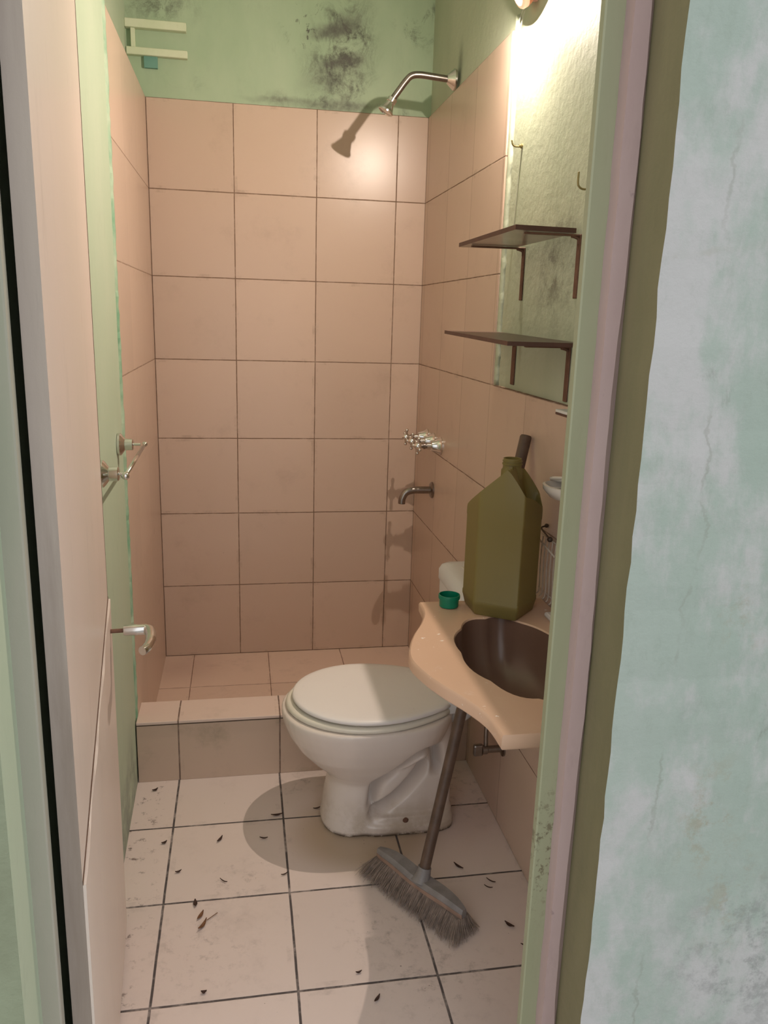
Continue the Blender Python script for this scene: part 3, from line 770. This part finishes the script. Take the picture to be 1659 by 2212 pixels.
for i, (y, where) in enumerate(ytap):
    lab = 'chrome cross handle tap on the shower wall, ' + where
    if tap0 is None:
        tp = tap0 = thing('shower_tap', (W, y, .938), lab, 'tap', 'three shower taps')
        obj('escutcheon', LA((W, y, .938), (-1, 0, 0), [(0, .032), (.004, .032), (.008, .027), (.022, .021), (.036, .0185), (.038, .012), (.052, .0115)], 28), 'chrome', tp, True, auto=40)
        obj('stem', LA((W - .045, y, .938), (-1, 0, 0), [(0, .0085), (.012, .0085), (.013, .011), (.02, .011), (.021, .0075), (.035, .0075)], 18), 'chrome_dull', tp, True, auto=40)
        bm = bmesh.new(); cx = W - .083
        lathe(bm, (cx + .010, y, .938), (-1, 0, 0), [(0, .010), (.003, .012), (.016, .012), (.02, .009), (.026, .004)], 16)
        for q in (20, 110, 200, 290):
            d = Vector((0, math.cos(math.radians(q)), math.sin(math.radians(q))))
            tube(bm, [Vector((cx, y, .938)) + d * k for k in (.004, .020, .026)], [.0052, .0042, .0045], 10); ball(bm, Vector((cx, y, .938)) + d * .029, .0066)
        obj('cross_handle', bm, 'chrome', tp, True, auto=50)
    else:
        tp = tap0.copy(); C.objects.link(tp); tp.location = (W, y, .938); tp['label'] = lab
        for ch in list(tap0.children):
            c = ch.copy(); C.objects.link(c); c.parent = tp
sp = thing('bath_spout', (W, -.315, .757), 'bent chrome spout on the wall below the shower taps', 'spout')
obj('flange', LA((W, -.315, .757), (-1, 0, 0), [(0, .030), (.005, .030), (.009, .024), (.011, .013)], 26), 'chrome_dull', sp, True, auto=40)
obj('pipe', TU(spline([(W - .005, -.315, .757), (.97, -.315, .757), (.935, -.315, .756), (.912, -.315, .747), (.900, -.315, .726), (.898, -.315, .706)], 8), .0135, 16), 'chrome_dull', sp, True)

# ------------------------------------------------------------------ towel bar on the left wall
tb = thing('towel_bar', (.005, -1.21, 1.033), 'chrome towel bar on the green left wall behind the door edge', 'towel bar')
for y, x in ((-1.012, .0005), (-1.412, .0200)):
    obj('post', LA((x, y, 1.036), (1, 0, 0), [(0, .029), (.006, .029), (.010, .025), (.016, .0165), (.018, .0145), (.0185, .0155), (.036, .0155), (.038, .013), (.0385, .004), (.056, .004)], 28), 'chrome', tb, True, auto=40)
bm = bmesh.new()
tube(bm, [(.066, -1.002, 1.035), (.073, -1.425, 1.035)], .0045, 12)
ball(bm, (.066, -1.000, 1.035), .0075); ball(bm, (.073, -1.430, 1.035), .0090)
obj('rail', bm, 'chrome', tb, True)

# ------------------------------------------------------------------ shelves on the right wall
def bracket(parent, y, z, x_out, drop, wd=.018):
    bm = bmesh.new(); xb = W + .010
    box(bm, (xb - .004, y - wd / 2, z - drop), (xb, y + wd / 2, z), .0012, 1)
    box(bm, (x_out, y - wd / 2 * .7, z - .004), (xb, y + wd / 2 * .7, z), .0012, 1)
    tube(bm, spline([(xb - .003, y, z - .02), (xb - .005, y, z - .008), (xb - .02, y, z - .003)], 4), .004, 8)
    return obj('bracket', bm, 'rust', parent)
def board(parent, pts, zf, th, zname='board'):
    """plank: pts in plan, zf(x, y) the underside height"""
    bm = bmesh.new()
    A = [bm.verts.new((x, y, zf(x, y))) for x, y in pts]; B = [bm.verts.new((x, y, zf(x, y) + th)) for x, y in pts]
    loft(bm, [A, B])
    bmesh.ops.recalc_face_normals(bm, faces=bm.faces[:])
    for f in bm.faces:
        f.normal_update()
        f.material_index = 0 if f.normal.z > .5 else (1 if f.normal.z < -.5 else 2)
    return obj('board', bm, ['iron_brown', 'shelf_under', 'shelf_edge'], parent)
s1_ = thing('wall_shelf', (.95, -1.28, 1.555), 'upper brown shelf on two rusty brackets, seen from below', 'shelf', 'brown shelves on the right wall')
board(s1_, [(.872, -1.060), (1.004, -1.072), (1.010, -1.488), (.874, -1.498)], lambda x, y: 1.557 + (y + 1.06) * -.004, .010)
bracket(s1_, -1.135, 1.556, .885, .128); bracket(s1_, -1.482, 1.557, .90, .13)
s2_ = thing('wall_shelf', (.95, -1.28, 1.325), 'lower brown shelf on rusty brackets just above the tile edge', 'shelf', 'brown shelves on the right wall')
board(s2_, [(.862, -.990), (1.012, -1.0), (W + .010, -1.545), (.860, -1.535)], lambda x, y: 1.3265 + (y + 1.53) * .021, .009)
bracket(s2_, -1.112, 1.331, .93, .118, .026); bracket(s2_, -1.474, 1.326, .92, .12, .02)
lg = thing('small_ledge', (.99, -1.60, 1.19), 'small white topped ledge with brown edge half hidden by the jamb', 'ledge')
obj('slab', BX((.972, -1.76, 1.187), (W, -1.545, 1.192), .001, 1), 'shelf_edge', lg); obj('top_sheet', BX((.972, -1.76, 1.192), (W, -1.545, 1.198), .001, 1), 'white', lg)

# hooks
def hook(y, z, lab, L, up):
    h = thing('wall_hook', (W + .010, y, z), lab, 'hook', 'small wall hooks')
    x = W + .010
    bm = bmesh.new()
    tube(bm, spline([(x + .002, y, z), (x - L * .6, y, z - .002), (x - L * .9, y, z + .002), (x - L, y, z + .010), (x - L, y, z + up)], 6), .0022, 8)
    obj('wire_hook', bm, 'brass', h, True)
    obj('collar', LA((x, y, z), (-1, 0, 0), [(0, .006), (.003, .006), (.005, .004), (.009, .004)], 12), 'brass', h, True, auto=40)
hook(-1.065, 1.806, 'small brass hook beside the tile edge above the shelves', .028, .012)
hook(-1.522, 1.642, 'upright brass hook next to the door jamb', .032, .030)
bm = TU(spline([(W + .009, -1.070, 1.806), (W + .0095, -1.055, 1.75), (W + .0092, -1.045, 1.66), (W + .0094, -1.035, 1.58)], 8), .0007, 5)
tag(obj('hanging_thread', bm, 'cobweb'), 'thin thread hanging down the wall from the left hook', 'thread')

# soap dish
sd_ = thing('soap_dish', (W, -1.57, 1.02), 'white ceramic soap dish on the tiled wall beside the jamb', 'soap dish')
bm = bmesh.new(); rings = []
def dish(z, k):
    return [bm.verts.new((W - .001 - (.062 * k) * max(0, math.sin(q)) ** .6 if 0 < q < math.pi else W - .001, -1.575 + .056 * (1 if k > .5 else k) * math.cos(q) * (.6 + .4 * k), z)) for q in [math.pi * i / 24 for i in range(25)]]
for z, k in ((1.006, .45), (1.012, .75), (1.028, .98), (1.038, 1.0), (1.039, .9), (1.024, .7), (1.022, .3)): rings.append(dish(z, k))
loft(bm, rings); obj('dish', bm, 'cer', sd_, True, auto=50)
bm = bmesh.new()
for y in (-1.60, -1.575, -1.55): tube(bm, [(W - .01, y, 1.027), (W - .05, y, 1.027)], .003, 8)
tube(bm, spline([(W - .004, -1.53, 1.038), (W - .03, -1.525, 1.044), (W - .004, -1.62, 1.062)], 5), .004, 8)
obj('ridge', bm, 'cer', sd_, True)

# wire rack hanging on the wall
wk = thing('wire_rack', (W, -1.52, .76), 'white wire rack hanging on the tiled wall behind the jerrycan', 'rack')
bm = bmesh.new()
for i in range(6):
    y = -1.462 - i * .020
    tube(bm, spline([(1.000, y, .898), (.998, y, .84), (.999, y - .002, .77), (.993, y - .002, .757)], 5), .0016, 6)
for z in (.898, .770): tube(bm, [(1.000, -1.455, z), (1.000, -1.585, z + .0)], .0018, 6)
tube(bm, [(.985, -1.475, .893), (.985, -1.575, .878)], .0022, 6)
obj('wire_grid', bm, 'wire', wk, True)
bm = bmesh.new(); tube(bm, spline([(W, -1.455, .918), (.996, -1.458, .914), (.996, -1.49, .906), (.998, -1.515, .900)], 5), .002, 8); ball(bm, (.995, -1.516, .902), .0065); ball(bm, (W - .004, -1.455, .918), .005)
obj('hanger', bm, 'dark_wire', wk, True)

# ------------------------------------------------------------------ vent slats high on the back wall
vt = thing('vent_grille', (.04, 0, 2.22), 'two pale slats of a vent high in the left corner of the back wall', 'vent')
bm = BX((-.058, -.022, 2.309), (.146, .006, 2.336), .002, 1); obj('slat', bm, 'cream', vt)
bm = BX((-.056, -.018, 2.226), (.148, .006, 2.250), .002, 1); obj('slat', bm, 'cream', vt)
obj('upright', BX((-.040, -.012, 2.249), (-.026, .006, 2.310), .001, 1), 'cream', vt)
tag(obj('shadow_block', BX((.0, -.006, 2.190), (.046, .006, 2.227), .001, 1), 'teal', vt), 'teal block standing in for the shadow below the slats')  # added block whose colour imitates the teal shadow under the slats

# ------------------------------------------------------------------ wall lamp
lm = thing('wall_lamp', (W, -1.05, 2.2), 'lit bulb in a pink lamp holder at the top of the green wall', 'lamp')
LD = Vector((-.87, .0, -.49)).normalized()          # the way the lamp faces, out into the room
obj('led', LA(LP, LD, [(-.003, .0088), (.0, .0088), (.0015, .0075)], 20), 'bulb', lm)
obj('diffuser', LA(LP, LD, [(-.020, .030), (-.010, .0305), (-.006, .028), (-.003, .018), (-.0025, .0092)], 28), 'dome', lm, True, auto=50)
obj('bulb_body', LA(LP, LD, [(-.062, .014), (-.045, .016), (-.030, .027), (-.0195, .0305), (-.0185, .029)], 28), 'shade', lm, True, auto=50)
bm = bmesh.new(); lathe(bm, (W + .010, LP.y - .01, LP.z + .035), (-1, 0, 0), [(0, .042), (.010, .042), (.014, .03), (.026, .022)], 24); lathe(bm, LP - LD * .078, LD, [(0, .012), (.004, .020), (.030, .019), (.032, .015)], 20)
obj('holder', bm, 'lamp_pink', lm, True, auto=40)
bm = bmesh.new(); tube(bm, spline([(W + .006, -1.035, 2.13), (W, -1.02, 2.08), (W + .006, -1.01, 2.02)], 6), .0012, 5); tube(bm, spline([(W + .004, -1.045, 2.14), (W - .004, -1.02, 2.10), (W + .006, -1.005, 2.06)], 6), .001, 5)
tag(obj('cobweb', bm, 'cobweb', lm), 'cobweb strands')

# ------------------------------------------------------------------ dead leaves on the floor
def leaf(x, y, L, wd, ang, mat, lab, kind=0):
    bm = bmesh.new(); ca, sa = math.cos(ang), math.sin(ang); rings = []
    for i in range(9):
        t_ = i / 8; u = (t_ - .5) * L; hw_ = wd * .5 * math.sin(math.pi * min(max(t_, .04), .96)) ** .8
        z = .0012 + .004 * (2 * t_ - 1) ** 2 * (1 if kind == 0 else 2)
        def P_(v, dz): return bm.verts.new((x + ca * u - sa * v, y + sa * u + ca * v, z + dz))
        rings.append([P_(hw_, .0022), P_(0, .0), P_(-hw_, .0022), P_(0, .0012)])
    loft(bm, rings)
    if kind == 2:
        tube(bm, [(x + ca * L * .5, y + sa * L * .5, .003), (x + ca * L * .9 + .008, y + sa * L * .9, .004), (x + ca * L * .6 + .022, y + sa * L * .8 + .012, .003)], .0009, 5)
    o = obj('dead_leaf', bm, mat); rebase(o, (x, y, 0))
    tag(o, lab, 'leaf', 'dead leaves on the bathroom floor')
R_ = math.radians
for a in ((.401, -1.145, .034, .009, R_(5), 'leaf', 'dark curled leaf on the floor joint left of the toilet'),
          (.245, -1.235, .027, .008, R_(60), 'leaf', 'single dark leaf in the middle of the tile left of the toilet shadow'),
          (.361, -1.245, .022, .006, R_(170), 'leaf', 'small forked twig leaf inside the toilet shadow'),
          (.854, -1.427, .032, .008, R_(-55), 'leaf', 'dark narrow leaf on the floor right of the broom stick'),
          (.919, -1.644, .026, .010, R_(-50), 'leaf', 'dark oval leaf on the floor near the right jamb'),
          (.193, -1.473, .024, .010, R_(95), 'leaf', 'dark leaf touching the floor joint nearest the door, topmost of three'),
          (.207, -1.515, .030, .009, R_(65), 'leaf_tan', 'tan leaf in the middle of the three leaves nearest the door'),
          (.213, -1.548, .036, .009, R_(60), 'leaf_tan', 'tan branching leaf, lowest of the three leaves nearest the door', 2),
          (.516, -1.128, .024, .006, R_(15), 'leaf', 'dark sliver of leaf at the left foot of the toilet'),
          (.409, -1.397, .020, .004, R_(25), 'leaf', 'thin stalk on the joint at the lower rim of the toilet shadow'),
          (.921, -1.492, .026, .004, R_(-45), 'leaf', 'thin dark stalk on the joint by the right wall'),
          (.908, -1.513, .022, .003, R_(-35), 'leaf', 'thinner stalk just below the joint by the right wall'),
          (.935, -1.710, .022, .006, R_(-20), 'leaf', 'leaf tip poking out beside the right jamb'),
          (.550, -1.733, .014, .006, R_(10), 'leaf', 'tiny dark leaf scrap at the bottom on the bright side of the shadow edge'),
          (.578, -1.807, .022, .007, R_(50), 'leaf', 'brown leaf scrap at the very bottom near the shadow edge'),
          (.224, -1.739, .012, .009, R_(0), 'leaf', 'small round leaf scrap near the lowest floor joint'),
          (.258, -1.402, .024, .003, R_(-40), 'leaf', 'thin bent stalk above the three leaves nearest the door'),
          (.145, -1.352, .016, .007, R_(20), 'leaf', 'small dark scrap beside the left floor joint'),
          (.052, -.977, .018, .010, R_(30), 'leaf', 'dark leaf scrap in the corner below the curb'),
          (.100, -1.230, .016, .009, R_(30), 'leaf', 'dark round scrap on the narrow left tile')):
    leaf(*a)
